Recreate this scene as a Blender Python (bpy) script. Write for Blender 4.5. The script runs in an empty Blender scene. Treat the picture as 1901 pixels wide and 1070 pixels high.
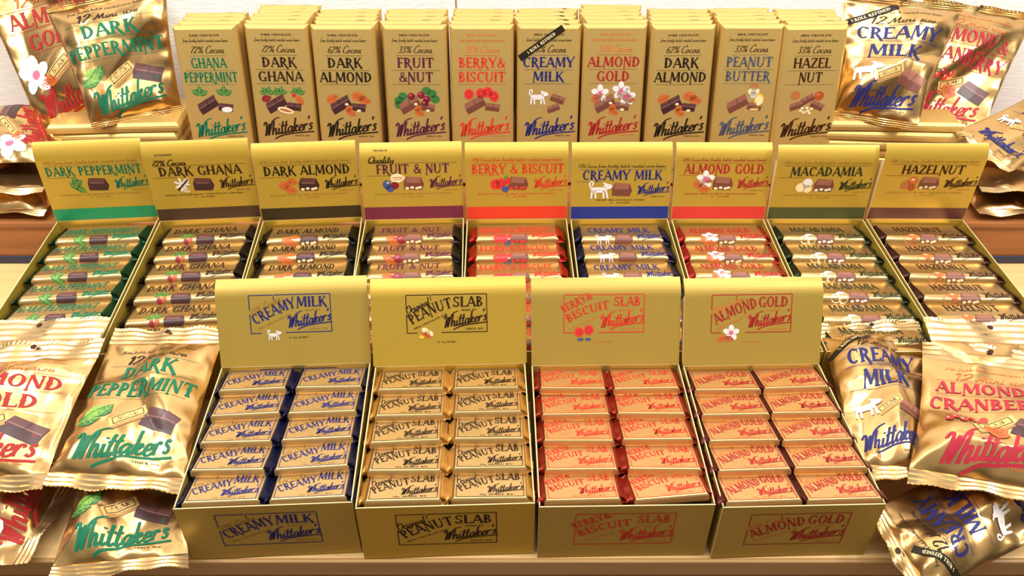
import bpy, bmesh, math, random
import numpy as np
from mathutils import Vector, Matrix

C = bpy.context.scene
COL = C.collection
PI = math.pi
rad = math.radians

# ------------------------------------------------------------------ camera, world, lights, exposure
TH = rad(37.7); FPX = 1500.0; CZ = 1.725          # pitch below horizontal, focal length in pixels of 1901, eye height
cam = bpy.data.cameras.new('camera'); cam.sensor_width = 36; cam.lens = FPX / 1901 * 36
cam.clip_start = 0.02
camo = bpy.data.objects.new('camera', cam); COL.objects.link(camo)
camo.location = (0, 0, CZ); camo.rotation_euler = (PI / 2 - TH, 0, 0)
C.camera = camo

W = bpy.data.worlds.new('world'); C.world = W; W.use_nodes = True
nt = W.node_tree; wb = nt.nodes['Background']
tc = nt.nodes.new('ShaderNodeTexCoord'); sx = nt.nodes.new('ShaderNodeSeparateXYZ'); cr = nt.nodes.new('ShaderNodeValToRGB')
mr = nt.nodes.new('ShaderNodeMapRange'); mr.inputs['From Min'].default_value = -1; mr.inputs['From Max'].default_value = 1
nt.links.new(tc.outputs['Generated'], sx.inputs[0]); nt.links.new(sx.outputs['Z'], mr.inputs['Value']); nt.links.new(mr.outputs[0], cr.inputs[0])
els = cr.color_ramp.elements                       # a shop hall: dim floor, middling goods, pale warm ceiling
els[0].position = .30; els[0].color = (.05, .041, .031, 1); els[1].position = .95; els[1].color = (1, .95, .87, 1)
e = els.new(.52); e.color = (.13, .113, .092, 1); e = els.new(.70); e.color = (.62, .57, .49, 1)
nt.links.new(cr.outputs[0], wb.inputs[0]); wb.inputs[1].default_value = .60

def lamp(x, y, z, size, power, col=(1, .955, .88), tx=None, ty=None, tz=.8):
    l = bpy.data.lights.new('ceiling_spot_or_fill', 'AREA'); l.shape = 'DISK'; l.size = size; l.energy = power; l.color = col
    o = bpy.data.objects.new('ceiling_spot_or_fill', l); COL.objects.link(o); o.location = (x, y, z)
    d = Vector((x if tx is None else tx, y if ty is None else ty, tz)) - Vector((x, y, z))
    o.rotation_euler = d.to_track_quat('-Z', 'Y').to_euler()
    return o
for sgn in (-1, 1):
    lamp(sgn * 1.95, .55, 2.45, .34, 22, tx=sgn * .7, ty=1.0)
    lamp(sgn * 1.15, .50, 2.70, .30, 9, tx=sgn * .6, ty=1.0)
    lamp(sgn * .7, 1.15, 2.7, .4, 9, (1, .98, .95), ty=1.66, tz=1.5)
lamp(0, .60, 2.85, 1.3, 14, ty=1.0)  # broad soft fill disc added over the middle for even light

C.view_settings.view_transform = 'Standard'; C.view_settings.look = 'None'
C.view_settings.gamma = 1; C.view_settings.use_curve_mapping = False
C.view_settings.exposure = 0.2

# ------------------------------------------------------------------ levels
S = .80            # lower shelf top
U = .896           # upper shelf top
RIM = .905         # top rim of the display boxes
WALL = 1.68

_c, _s = math.cos(TH), math.sin(TH)
def un(x, y, z=None, Y=None):
    """a place on the photograph turned into a world point at height z or at depth Y"""
    a = (x - 950.5) / FPX; b = (535 - y) / FPX
    d = (z - CZ) / (-_s + b * _c) if z is not None else Y / (_c + b * _s)
    return Vector((a * d, d * (_c + b * _s), CZ + d * (-_s + b * _c)))

# ------------------------------------------------------------------ materials
def lin(c):
    out = []
    for v in c:
        v /= 255
        out.append(v / 12.92 if v <= .04045 else ((v + .055) / 1.055) ** 2.4)
    return (*out, 1)
MATS = {}
def mat(name, rgb, metal=0.0, rough=.5, bump=0, bscale=60, coat=0, var=0):
    m = bpy.data.materials.new(name); m.use_nodes = True
    nt = m.node_tree; b = nt.nodes['Principled BSDF']
    b.inputs['Base Color'].default_value = lin(rgb)
    b.inputs['Metallic'].default_value = metal
    b.inputs['Roughness'].default_value = rough
    if metal == 0 and name.startswith('ink'): b.inputs['Specular IOR Level'].default_value = .2
    if coat: b.inputs['Coat Weight'].default_value = coat; b.inputs['Coat Roughness'].default_value = .15
    if bump or var:
        tc = nt.nodes.new('ShaderNodeTexCoord'); nz = nt.nodes.new('ShaderNodeTexNoise')
        nz.inputs['Scale'].default_value = bscale; nz.inputs['Detail'].default_value = 3
        nt.links.new(tc.outputs['Object'], nz.inputs['Vector'])
        if bump:
            bp = nt.nodes.new('ShaderNodeBump'); bp.inputs['Strength'].default_value = bump; bp.inputs['Distance'].default_value = .002
            nt.links.new(nz.outputs['Fac'], bp.inputs['Height']); nt.links.new(bp.outputs['Normal'], b.inputs['Normal'])
        if var:
            mr = nt.nodes.new('ShaderNodeMapRange'); mr.inputs['To Min'].default_value = rough - var; mr.inputs['To Max'].default_value = rough + var
            nt.links.new(nz.outputs['Fac'], mr.inputs['Value']); nt.links.new(mr.outputs['Result'], b.inputs['Roughness'])
    MATS[name] = m
    return m
mat('bag_foil', (206, 166, 108), .95, .25, .10, 90, var=.06)
mat('bag_seal', (208, 176, 126), .95, .27, .08, 140)
mat('bar_foil', (208, 172, 112), .88, .27, .04, 50)
mat('slab_foil_warm', (214, 170, 114), .85, .38, .15, 70)
mat('slab_foil', (210, 176, 120), .85, .38, .15, 70)
mat('tablet_foil', (214, 180, 106), .62, .42, .06, 40)
mat('card_gold', (190, 156, 58), .35, .36)
mat('card_dull', (176, 148, 66), .35, .40)
mat('card_edge', (208, 186, 136), 0, .6)
INK = dict(green=(18, 104, 72), brown=(52, 34, 20), black=(38, 30, 18), purple=(84, 36, 54), red=(202, 56, 38), navy=(42, 42, 100),
           crimson=(160, 40, 36), slate=(74, 78, 92), olive=(44, 48, 24), umber=(60, 30, 14), rose=(168, 40, 56), faint=(150, 112, 46),
           faintred=(204, 110, 56))
for k, v in INK.items(): mat('ink_' + k, v, 0, .48)
ART = dict(choc=(62, 32, 34), choc_top=(92, 52, 50), choc_hi=(140, 100, 96), milk=(112, 62, 46), milk_top=(146, 92, 72), almond=(194, 100, 44),
           almond_dark=(166, 74, 30), leaf=(58, 112, 56), leaf_light=(128, 170, 70), berry=(220, 54, 50), berry_dark=(168, 30, 40),
           white=(228, 220, 216), grey=(196, 188, 186), pink=(216, 96, 130), cream=(236, 214, 168), blue=(66, 78, 130), yellow=(232, 178, 52),
           nut=(176, 104, 54), goldbar=(214, 172, 104), goldbar_dark=(172, 126, 70), cherry=(128, 24, 40))
for k, v in ART.items(): mat('print_' + k, v, .05, .4)
BAND = dict(green=(22, 140, 92), brown=(74, 52, 36), black=(56, 42, 20), purple=(112, 38, 58), red=(214, 58, 36), navy=(38, 50, 128),
            crimson=(206, 56, 48), olive=(72, 78, 40), umber=(92, 48, 44))
for k, v in BAND.items(): mat('band_' + k, v, .1, .38)
ENDS = dict(green=(10, 60, 34), brown=(30, 22, 20), black=(22, 22, 22), purple=(24, 22, 24), red=(170, 26, 22), navy=(18, 20, 60),
            crimson=(160, 34, 34), olive=(24, 42, 24), umber=(62, 30, 26), gold=(190, 140, 66), maroon=(80, 20, 16), rust=(140, 36, 18))
for k, v in ENDS.items(): mat('end_' + k, v, .55, .32, .3, 120)

# wood and plaster
def wood(name, c1, c2, scale=(2, 30, 30), rough=.45):
    m = bpy.data.materials.new(name); m.use_nodes = True; nt = m.node_tree; b = nt.nodes['Principled BSDF']
    tc = nt.nodes.new('ShaderNodeTexCoord'); mp = nt.nodes.new('ShaderNodeMapping'); mp.inputs['Scale'].default_value = scale
    nz = nt.nodes.new('ShaderNodeTexNoise'); nz.inputs['Scale'].default_value = 1.6; nz.inputs['Detail'].default_value = 6; nz.inputs['Distortion'].default_value = .8
    cr = nt.nodes.new('ShaderNodeValToRGB'); cr.color_ramp.elements[0].color = lin(c1); cr.color_ramp.elements[1].color = lin(c2)
    cr.color_ramp.elements[0].position = .3; cr.color_ramp.elements[1].position = .7
    nt.links.new(tc.outputs['Object'], mp.inputs[0]); nt.links.new(mp.outputs[0], nz.inputs['Vector'])
    nt.links.new(nz.outputs['Fac'], cr.inputs[0]); nt.links.new(cr.outputs[0], b.inputs['Base Color'])
    b.inputs['Roughness'].default_value = rough
    MATS[name] = m
wood('wood_pale', (214, 176, 116), (226, 190, 130))
wood('wood_riser', (142, 86, 44), (166, 106, 58))
wood('wood_lip', (172, 132, 82), (184, 144, 92))
wood('wood_cabinet', (124, 82, 40), (160, 112, 60), (30, 30, 2))
wood('wood_floor', (120, 86, 54), (150, 110, 72), (3, 25, 3))
mat('strip_navy', (40, 48, 76), .1, .4)
m = mat('wall_plaster', (253, 252, 248), 0, .85)
nt = m.node_tree; tc = nt.nodes.new('ShaderNodeTexCoord'); mp = nt.nodes.new('ShaderNodeMapping'); mp.inputs['Scale'].default_value = (14, 14, 240)
nz = nt.nodes.new('ShaderNodeTexNoise'); nz.inputs['Scale'].default_value = 3; nz.inputs['Detail'].default_value = 4
bp = nt.nodes.new('ShaderNodeBump'); bp.inputs['Strength'].default_value = .5; bp.inputs['Distance'].default_value = .003
nt.links.new(tc.outputs['Object'], mp.inputs[0]); nt.links.new(mp.outputs[0], nz.inputs['Vector'])
nt.links.new(nz.outputs['Fac'], bp.inputs['Height']); nt.links.new(bp.outputs[0], nt.nodes['Principled BSDF'].inputs['Normal'])
mat('groove', (150, 132, 112), 0, .8)

# ------------------------------------------------------------------ object helpers
def link(o, parent=None):
    COL.objects.link(o)
    if parent is not None: o.parent = parent
    return o
def thing(name, label, cat, loc=(0, 0, 0), rot=(0, 0, 0), group=None):
    o = bpy.data.objects.new(name, None); COL.objects.link(o); o.empty_display_size = .02
    o.location = loc; o.rotation_euler = rot
    return tag(o, label, cat, group)
def tag(o, label, cat, group=None):
    o['label'] = label; o['category'] = cat
    if group: o['group'] = group
    return o
class MB:
    """collects faces with named materials and builds one mesh"""
    def __init__(s): s.v = []; s.f = []; s.m = []; s.keys = []; s.sm = []
    def k(s, key):
        if key not in s.keys: s.keys.append(key)
        return s.keys.index(key)
    def add(s, verts, faces, key, smooth=False):
        n = len(s.v); s.v.extend([tuple(p) for p in verts]); i = s.k(key)
        for f in faces: s.f.append([n + a for a in f]); s.m.append(i); s.sm.append(smooth)
    def box(s, x0, x1, y0, y1, z0, z1, key, edge=None, thin=None):
        vs = [(x, y, z) for x in (x0, x1) for y in (y0, y1) for z in (z0, z1)]
        fs = [(0, 1, 3, 2), (4, 6, 7, 5), (0, 4, 5, 1), (2, 3, 7, 6), (0, 2, 6, 4), (1, 5, 7, 3)]
        if edge is None: s.add(vs, fs, key); return
        for ax in range(3):
            s.add(vs, fs[2 * ax:2 * ax + 2], key if ax == thin else edge)
    def data(s, name):
        me = bpy.data.meshes.new(name); me.from_pydata(s.v, [], s.f)
        for k in s.keys: me.materials.append(MATS[k])
        me.polygons.foreach_set('material_index', s.m); me.polygons.foreach_set('use_smooth', s.sm); me.update()
        return me
    def obj(s, name, parent=None): return link(bpy.data.objects.new(name, s.data(name)), parent)
def copy_tree(root):
    r = root.copy(); COL.objects.link(r)
    for ch in root.children:
        c = ch.copy(); COL.objects.link(c); c.parent = r
    return r

# ------------------------------------------------------------------ printing: flat polygons gathered in 2-D, then laid on a surface
class Print:
    def __init__(s): s.P = []; s.M = (1, 0, 0, 1, 0, 0); s.st = []
    def push(s, x=0, y=0, sx=1, sy=None, rot=0, shear=0):
        sy = sx if sy is None else sy
        c, n = math.cos(rot), math.sin(rot)
        a, b, cc, d = c * sx, n * sx, -n * sy + shear * c * sx, c * sy + shear * n * sx
        A, B, Cc, D, E, F = s.M
        s.st.append(s.M)
        s.M = (A * a + Cc * b, B * a + D * b, A * cc + Cc * d, B * cc + D * d, A * x + Cc * y + E, B * x + D * y + F)
    def pop(s): s.M = s.st.pop()
    def tr(s, p):
        A, B, Cc, D, E, F = s.M
        return (A * p[0] + Cc * p[1] + E, B * p[0] + D * p[1] + F)
    def poly(s, pts, key, lay=0): s.P.append(([s.tr(p) for p in pts], key, lay))
    def rect(s, x0, y0, x1, y1, key, lay=0): s.poly([(x0, y0), (x1, y0), (x1, y1), (x0, y1)], key, lay)
    def line(s, x0, y0, x1, y1, w, key, lay=0):
        dx, dy = x1 - x0, y1 - y0; L = math.hypot(dx, dy) or 1; nx, ny = -dy / L * w / 2, dx / L * w / 2
        s.poly([(x0 - nx, y0 - ny), (x1 - nx, y1 - ny), (x1 + nx, y1 + ny), (x0 + nx, y0 + ny)], key, lay)
    def ell(s, cx, cy, rx, ry, key, rot=0, lay=0, n=12):
        c, q = math.cos(rot), math.sin(rot)
        s.poly([(cx + rx * math.cos(t) * c - ry * math.sin(t) * q, cy + rx * math.cos(t) * q + ry * math.sin(t) * c)
                for t in [2 * PI * i / n for i in range(n)]], key, lay)
    def arc(s, cx, cy, rx, ry, a0, a1, wx, wy, key, n=10):
        a = [rad(a0 + (a1 - a0) * i / n) for i in range(n + 1)]
        o = [(cx + rx * math.cos(t), cy + ry * math.sin(t)) for t in a]
        i_ = [(cx + (rx - wx) * math.cos(t), cy + (ry - wy) * math.sin(t)) for t in a]
        for k in range(n):
            s.poly([o[k], o[k + 1], i_[k + 1], i_[k]], key)
    def stem(s, x0, y0, x1, y1, w, key, f0=1.7, f1=1.7, spur=False):
        dx, dy = x1 - x0, y1 - y0; L = math.hypot(dx, dy); ux, uy = dx / L, dy / L; nx, ny = -uy, ux
        e = min(.1, L * .25); r = []
        prof = [(0, w * f0), (e * .35, w * f0 * .86), (e, w), (L - e, w), (L - e * .35, w * f1 * .86), (L, w * f1)]
        A = [(x0 + ux * t + nx * q / 2, y0 + uy * t + ny * q / 2) for t, q in prof]
        B = [(x0 + ux * t - nx * q / 2, y0 + uy * t - ny * q / 2) for t, q in prof]
        for k in range(5): s.poly([A[k], B[k], B[k + 1], A[k + 1]], key)
        if spur:
            mx, my = (x0 + x1) / 2, (y0 + y1) / 2; q = w * .85
            s.poly([(mx - q, my), (mx, my - .07), (mx + q, my), (mx, my + .07)], key)
    def spline(s, pts, w, key, sub=4, cal=True):
        p = [pts[0]] + list(pts) + [pts[-1]]; out = []
        for i in range(1, len(p) - 2):
            for j in range(sub):
                t = j / sub; a, b, c, d = p[i - 1], p[i], p[i + 1], p[i + 2]
                out.append(tuple(.5 * ((2 * b[k]) + (-a[k] + c[k]) * t + (2 * a[k] - 5 * b[k] + 4 * c[k] - d[k]) * t * t + (-a[k] + 3 * b[k] - 3 * c[k] + d[k]) * t ** 3) for k in (0, 1)))
        out.append(pts[-1]); L, R = [], []
        for i, q in enumerate(out):
            a = out[max(i - 1, 0)]; b = out[min(i + 1, len(out) - 1)]
            dx, dy = b[0] - a[0], b[1] - a[1]; l = math.hypot(dx, dy) or 1e-6
            ww = w * ((.45 + .55 * abs(dy) / l) if cal else 1) / 2
            L.append((q[0] - dy / l * ww, q[1] + dx / l * ww)); R.append((q[0] + dy / l * ww, q[1] - dx / l * ww))
        for i in range(len(out) - 1): s.poly([L[i], R[i], R[i + 1], L[i + 1]], key)

T_, t_ = .2, .1
def g_serif(p, ch, k):
    st, ar = p.stem, p.arc
    def arm(x0, x1, y, up=1): st(x0, y, x1, y, t_, k, 1, 1); st(x1 - .03, y, x1 - .0, y - .12 * up, .06, k, 1.2, 1.6)
    if ch == 'A': st(.03, 0, .36, 1, t_, k, 2.6, 1); st(.72, 0, .37, 1, T_, k, 1.7, .8); st(.17, .34, .58, .34, t_, k, 1, 1, True); return .76
    if ch == 'B': st(.14, 0, .14, 1, T_, k, spur=True); ar(.16, .75, .36, .25, -90, 90, .17, t_, k); ar(.16, .27, .44, .27, -90, 90, .19, t_, k); return .64
    if ch == 'C': ar(.38, .5, .37, .51, 48, 312, T_, t_, k, 14); st(.64, .98, .64, .68, .07, k, 1.6, .6); return .72
    if ch == 'D': st(.14, 0, .14, 1, T_, k, spur=True); ar(.16, .5, .54, .5, -90, 90, T_, t_, k, 14); return .76
    if ch in 'EFL':
        st(.14, 0, .14, 1, T_, k, spur=ch == 'L')
        if ch != 'L': arm(.14, .56, .957); arm(.14, .46, .5, -.5); st(.43, .5, .43, .42, .06, k, 1, 1.6)
        if ch != 'F': arm(.14, .6, .043, -1.4)
        return .6 if ch != 'F' else .56
    if ch == 'G': ar(.38, .5, .37, .51, 48, 300, T_, t_, k, 14); st(.64, .98, .64, .7, .07, k, 1.6, .6); st(.63, -.02, .63, .42, .17, k, 1, 1.9); return .78
    if ch == 'H': st(.14, 0, .14, 1, T_, k, spur=True); st(.66, 0, .66, 1, T_, k, spur=True); st(.14, .5, .66, .5, t_, k, 1, 1); return .8
    if ch == 'I': st(.15, 0, .15, 1, T_, k, spur=True); return .3
    if ch == 'K': st(.14, 0, .14, 1, T_, k, spur=True); st(.2, .42, .62, 1, t_, k, 1, 2.4); st(.3, .58, .72, -.1, T_ * .9, k, 1, 1.2); return .74
    if ch == 'M':
        st(.06, -.14, .15, 1, t_, k, 2, 1); st(.17, 1, .46, .08, T_, k, 1.2, .7); st(.46, .08, .77, 1, t_, k, 1, 1); st(.83, 0, .83, 1, T_, k); return .97
    if ch == 'N': st(.1, -.22, .13, 1, t_, k, 2.2, 1.6); st(.14, 1, .64, 0, T_, k, 1.2, .7); st(.66, 0, .66, 1, t_, k, 1, 2.6); return .78
    if ch == 'O': ar(.39, .5, .39, .52, 0, 360, T_, t_, k, 20); return .78
    if ch == 'Q': ar(.39, .5, .39, .52, 0, 360, T_, t_, k, 20); st(.4, .2, .72, -.15, .14, k); return .78
    if ch in 'PR':
        st(.14, 0, .14, 1, T_, k, spur=True); ar(.16, .7, .42, .3, -90, 90, T_, t_, k, 12)
        if ch == 'P': return .6
        st(.32, .46, .72, -.2, T_ * .85, k, 1, .9); return .7
    if ch == 'S':
        ar(.29, .735, .26, .275, 20, 270, .15, .1, k, 12); ar(.28, .255, .29, .265, -165, 92, .16, .1, k, 12)
        st(.53, .98, .53, .72, .06, k, 1.5, .6); st(.03, .02, .03, .3, .06, k, 1.5, .6); return .6
    if ch == 'T': st(.36, 0, .36, 1, T_, k, spur=True); st(0, .957, .72, .957, t_, k, 1, 1); st(.03, .97, .03, .74, .06, k, 1, 1.6); st(.69, .97, .69, .74, .06, k, 1, 1.6); return .72
    if ch == 'U': st(.14, .3, .14, 1, T_, k, 1, 1.7); ar(.37, .33, .33, .35, 180, 360, T_ * .8, t_, k); st(.66, .3, .66, 1, t_, k, 1, 2.6); return .8
    if ch == 'V' : st(.05, 1, .37, 0, T_, k, 1.6, .6); st(.68, 1, .38, 0, t_, k, 2.4, 1); return .74
    if ch == 'W' : st(.05, 1, .3, 0, T_, k, 1.6, .6); st(.5, 1, .3, 0, t_, k); st(.5, 1, .72, 0, T_, k, 1, .6); st(.95, 1, .73, 0, t_, k, 2.4, 1); return 1.0
    if ch == 'Y': st(.04, 1, .36, .44, T_, k, 1.6, .8); st(.74, 1.06, .38, .44, t_, k, 2.4, 1); st(.37, 0, .37, .5, T_, k, 1.7, .9); return .74
    if ch == 'Z': st(.02, .957, .58, .957, t_, k, 1, 1); st(.55, .95, .07, .05, T_, k, 1, 1); st(.03, .043, .62, .043, t_, k, 1, 1); st(.05, .97, .05, .75, .06, k, 1, 1.6); st(.6, .02, .6, .27, .06, k, 1, 1.6); return .64
    if ch == '&': ar(.34, .77, .2, .23, 0, 360, .1, t_, k); ar(.29, .27, .29, .28, 60, 330, .16, t_, k); st(.2, .7, .74, 0, .15, k, .8, 1); st(.5, .1, .72, .46, t_, k, 1, 2); return .74
    if ch == '.': p.ell(.08, .06, .08, .08, k); return .2
    if ch == ' ': return .36
    return g_script(p, ch, k, .12)
SCR = {
 'a': (.44, [[(.31, .38), (.18, .45), (.03, .24), (.11, .01), (.27, .12), (.33, .42)], [(.33, .44), (.31, .1), (.38, .0), (.48, .12)]]),
 'b': (.38, [[(.05, 1), (.04, .1), (.14, 0), (.3, .12), (.28, .38), (.16, .42), (.06, .25)]]),
 'c': (.36, [[(.3, .36), (.2, .45), (.04, .25), (.1, .02), (.24, .01), (.4, .14)]]),
 'd': (.42, [[(.31, .38), (.18, .45), (.03, .24), (.11, .01), (.27, .12), (.33, .42)], [(.33, 1), (.31, .1), (.38, .0), (.46, .12)]]),
 'e': (.36, [[(.04, .18), (.26, .26), (.26, .42), (.12, .42), (.04, .18), (.14, 0), (.26, .02), (.4, .14)]]),
 'f': (.24, [[(.3, .92), (.2, 1), (.12, .8), (.1, .2), (.06, -.25), (-.04, -.28)], [(.0, .44), (.24, .44)]]),
 'g': (.42, [[(.31, .38), (.18, .45), (.03, .24), (.11, .01), (.27, .12), (.33, .42)], [(.33, .44), (.3, -.2), (.16, -.35), (.04, -.25)]]),
 'h': (.44, [[(.04, 0), (.06, .5), (.1, 1.0)], [(.05, .2), (.18, .45), (.29, .38), (.27, .08), (.34, 0), (.46, .12)]]),
 'i': (.22, [[(.07, .45), (.05, .1), (.12, 0), (.24, .12)], [(.1, .66), (.11, .72)]]),
 'k': (.38, [[(.04, 0), (.06, .5), (.1, 1.0)], [(.06, .2), (.22, .46), (.28, .36), (.09, .24)], [(.12, .25), (.22, .02), (.4, .12)]]),
 'l': (.2, [[(.1, 1), (.05, .1), (.12, 0), (.22, .12)]]),
 'm': (.62, [[(.05, .45), (.04, 0)], [(.05, .25), (.16, .45), (.24, .36), (.23, 0)], [(.24, .25), (.36, .45), (.45, .36), (.43, .08), (.5, 0), (.62, .12)]]),
 'n': (.44, [[(.05, .45), (.04, 0)], [(.05, .22), (.18, .45), (.29, .38), (.27, .08), (.34, 0), (.46, .12)]]),
 'o': (.38, [[(.18, .45), (.03, .25), (.12, 0), (.28, .12), (.26, .38), (.16, .45), (.38, .36)]]),
 'p': (.4, [[(.06, .45), (.03, -.35)], [(.05, .22), (.2, .45), (.32, .28), (.2, 0), (.06, .1)]]),
 'r': (.32, [[(.05, .45), (.04, 0)], [(.05, .2), (.14, .42), (.24, .44), (.3, .34)]]),
 's': (.3, [[(.26, .36), (.16, .46), (.07, .34), (.22, .16), (.14, 0), (.0, .08)]]),
 't': (.26, [[(.12, .88), (.07, .1), (.14, 0), (.26, .12)], [(-.04, .52), (.26, .58)]]),
 'u': (.42, [[(.06, .45), (.05, .1), (.16, 0), (.28, .15), (.31, .45)], [(.31, .45), (.31, .05), (.44, .1)]]),
 'y': (.4, [[(.06, .45), (.06, .15), (.18, .05), (.3, .2), (.31, .45)], [(.31, .45), (.28, -.2), (.14, -.34), (.02, -.22)]]),
 'z': (.34, [[(.03, .42), (.28, .42), (.04, .02), (.34, .04)]]),
 'W': (.6, [[(-.06, .78), (.02, .98), (.14, .9), (.16, .5), (.12, 0)], [(.12, 0), (.28, .5), (.36, .85)], [(.36, .85), (.36, .4), (.33, 0)], [(.33, 0), (.46, .5), (.56, .95), (.8, 1.16), (1.1, 1.2)]]),
 'C': (.5, [[(.52, .8), (.42, 1.02), (.22, .92), (.05, .5), (.1, .1), (.3, -.02), (.54, .16)]]),
 'M': (.8, [[(-.1, .2), (-.02, .0), (.12, .4), (.22, .96)], [(.22, .96), (.32, .1)], [(.32, .1), (.58, .98)], [(.58, .98), (.6, .15), (.68, 0), (.82, .12)]]),
 'O': (.6, [[(.3, 1), (.04, .7), (.08, .1), (.34, 0), (.56, .4), (.48, .9), (.26, .96), (.16, .7)]]),
 'Q': (.6, [[(.3, 1), (.04, .7), (.08, .1), (.34, 0), (.56, .4), (.48, .9), (.26, .96)], [(.1, .0), (.3, .1), (.6, -.12)]]),
 "'": (.1, [[(.08, 1.0), (.03, .78)]]),
 '0': (.42, [[(.2, .9), (.04, .5), (.18, 0), (.36, .4), (.2, .9)]]), '1': (.26, [[(.0, .7), (.14, .92), (.12, 0)]]),
 '2': (.42, [[(.04, .68), (.16, .92), (.34, .75), (.2, .35), (.0, .03), (.18, .05), (.4, .04)]]),
 '3': (.4, [[(.04, .78), (.18, .92), (.32, .74), (.14, .5), (.34, .28), (.2, 0), (.02, .12)]]),
 '5': (.4, [[(.34, .9), (.1, .9), (.06, .52), (.28, .52), (.34, .2), (.16, 0), (.0, .1)]]),
 '6': (.42, [[(.32, .9), (.1, .6), (.06, .15), (.22, 0), (.36, .22), (.24, .48), (.07, .34)]]),
 '7': (.36, [[(.02, .88), (.36, .9), (.16, .4), (.1, 0)]]),
 '8': (.4, [[(.18, .5), (.06, .72), (.2, .92), (.32, .72), (.04, .2), (.18, 0), (.36, .2), (.18, .5)]]),
 '9': (.4, [[(.32, .7), (.2, .5), (.06, .68), (.2, .92), (.33, .7), (.28, .3), (.12, 0)]]),
 '%': (.6, [[(.5, .92), (.1, 0)], [(.12, .9), (.02, .7), (.14, .55), (.22, .75), (.12, .9)], [(.46, .4), (.36, .2), (.48, 0), (.56, .2), (.46, .4)]]),
}
def g_script(p, ch, k, w):
    if ch == ' ': return .26
    if ch not in SCR: return .3
    adv, sts = SCR[ch]
    for q in sts: p.spline(q, w, k, 3)
    return adv
class Null:
    def __getattr__(s, n): return lambda *a, **k: None
_null = Null()
def width(txt, font, gap): return sum((g_serif(_null, c, '') if font == 's' else SCR.get(c, (.26,))[0]) + gap for c in txt) - gap
def text(p, txt, x, y, h, key, w=None, font='s', gap=None, align='c', wt=.14, rot=0, shear=None):
    """one line; x,y anchor of the baseline; h cap height; w forces the line to that width"""
    gap = (.07 if font == 's' else .02) if gap is None else gap
    W0 = width(txt, font, gap); sx = h if w is None else w / W0
    tot = W0 * sx; off = {'c': -tot / 2, 'l': 0, 'r': -tot}[align]
    p.push(x, y, 1, 1, rot); p.push(off, 0, sx, h, 0, (.32 * h / sx if shear is None else shear) if font != 's' else 0)
    cx = 0
    for ch in txt:
        p.push(cx, 0); adv = g_serif(p, ch, key) if font == 's' else g_script(p, ch, key, wt); p.pop(); cx += adv + gap
    p.pop(); p.pop()
def text_bend(p, txt, x0, y0, w, h, key, a0, a1):
    """serif line whose baseline starts sloping a0 and ends sloping a1 (radians)"""
    W0 = width(txt, 's', .06); sx = w / W0; cx = x0; cy = y0; run = 0
    for ch in txt:
        adv = g_serif(_null, ch, '') if ch != ' ' else .3
        a = a0 + (a1 - a0) * (run + adv / 2) / W0
        p.push(cx, cy, sx, h, a); g_serif(p, ch, key) if ch != ' ' else None; p.pop()
        cx += (adv + .06) * sx * math.cos(a); cy += (adv + .06) * sx * math.sin(a); run += adv + .06
def signature(p, cx, cy, w, key, rot=rad(9)):
    """the slanted brush-script maker's name with its underline sweep; cx,cy centre"""
    p.push(cx, cy, w / 3.5, w / 3.5, rot); p.push(-1.85, -.35)
    text(p, "Whittaker's", 0, 0, 1.0, key, None, 'c', .0, 'l', .145, shear=.32)
    p.spline([(.75, -.3), (1.3, -.14), (2.2, -.1), (3.2, -.16), (3.75, -.2)], .1, key, 3, False)
    p.pop(); p.pop()

# ---- little printed pictures, drawn about the origin in a box roughly 2 wide
def chunk(p, x, y, s, kind='milk', rot=0, dots=None):
    p.push(x, y, s, s, rot)
    top = kind + '_top'
    p.poly([(-.62, -.45), (.62, -.5), (.8, -.1), (.62, .42), (-.42, .5), (-.62, .1)], 'print_' + kind)
    p.poly([(-.5, .04), (.52, 0), (.6, .42), (-.38, .5)], 'print_' + top, 1)
    p.poly([(-.42, .1), (.46, .06), (.46, .1), (-.4, .15)], 'print_choc_hi', 2)
    if dots:
        for i, q in enumerate((-.4, -.05, .3, .5)): p.ell(q, -.36 + .05 * (i % 2), .14, .1, 'print_' + dots, 0, 2, 8)
    p.pop()
def slabpiece(p, x, y, s, kind, rot):
    p.push(x, y, s, s, rot)
    p.poly([(-.6, -.32), (.6, -.32), (.6, .1), (-.6, .1)], 'print_' + kind); p.poly([(-.6, 0), (.6, 0), (.66, .32), (-.5, .32)], 'print_' + kind + '_top', 1)
    p.line(.02, 0, .08, .32, .05, 'print_' + kind, 2); p.line(-.5, .06, .56, .06, .03, 'print_choc_hi', 2); p.pop()
def almond(p, x, y, s, rot=0, key='almond'):
    p.push(x, y, s, s, rot); p.poly([(-.5, 0), (-.42, .2), (-.2, .33), (.12, .32), (.4, .16), (.56, 0), (.4, -.16), (.12, -.32), (-.2, -.33), (-.42, -.2)], 'print_' + key, 1)
    p.line(-.35, .05, .4, .03, .05, 'print_almond_dark', 2); p.line(-.3, -.1, .35, -.08, .04, 'print_almond_dark', 2); p.pop()
def leaf(p, x, y, s, rot=0, key='leaf'):
    p.push(x, y, s, s, rot); p.poly([(-.5, 0), (-.25, .24), (.1, .28), (.5, 0), (.1, -.28), (-.25, -.24)], 'print_' + key, 0)
    p.line(-.5, 0, .45, 0, .05, 'print_leaf_light' if key == 'leaf' else 'print_leaf', 1)
    for q in (-.2, .05): p.line(q, 0, q + .16, .18, .03, 'print_leaf_light', 1); p.line(q, 0, q + .16, -.18, .03, 'print_leaf_light', 1)
    p.pop()
def flower(p, x, y, s):
    for i in range(5):
        a = i * 2 * PI / 5 + .3; p.ell(x + s * .3 * math.cos(a), y + s * .3 * math.sin(a), s * .3, s * .2, 'print_white', a, 1, 10)
    p.ell(x, y, s * .15, s * .15, 'print_pink', 0, 2, 8)
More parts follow.
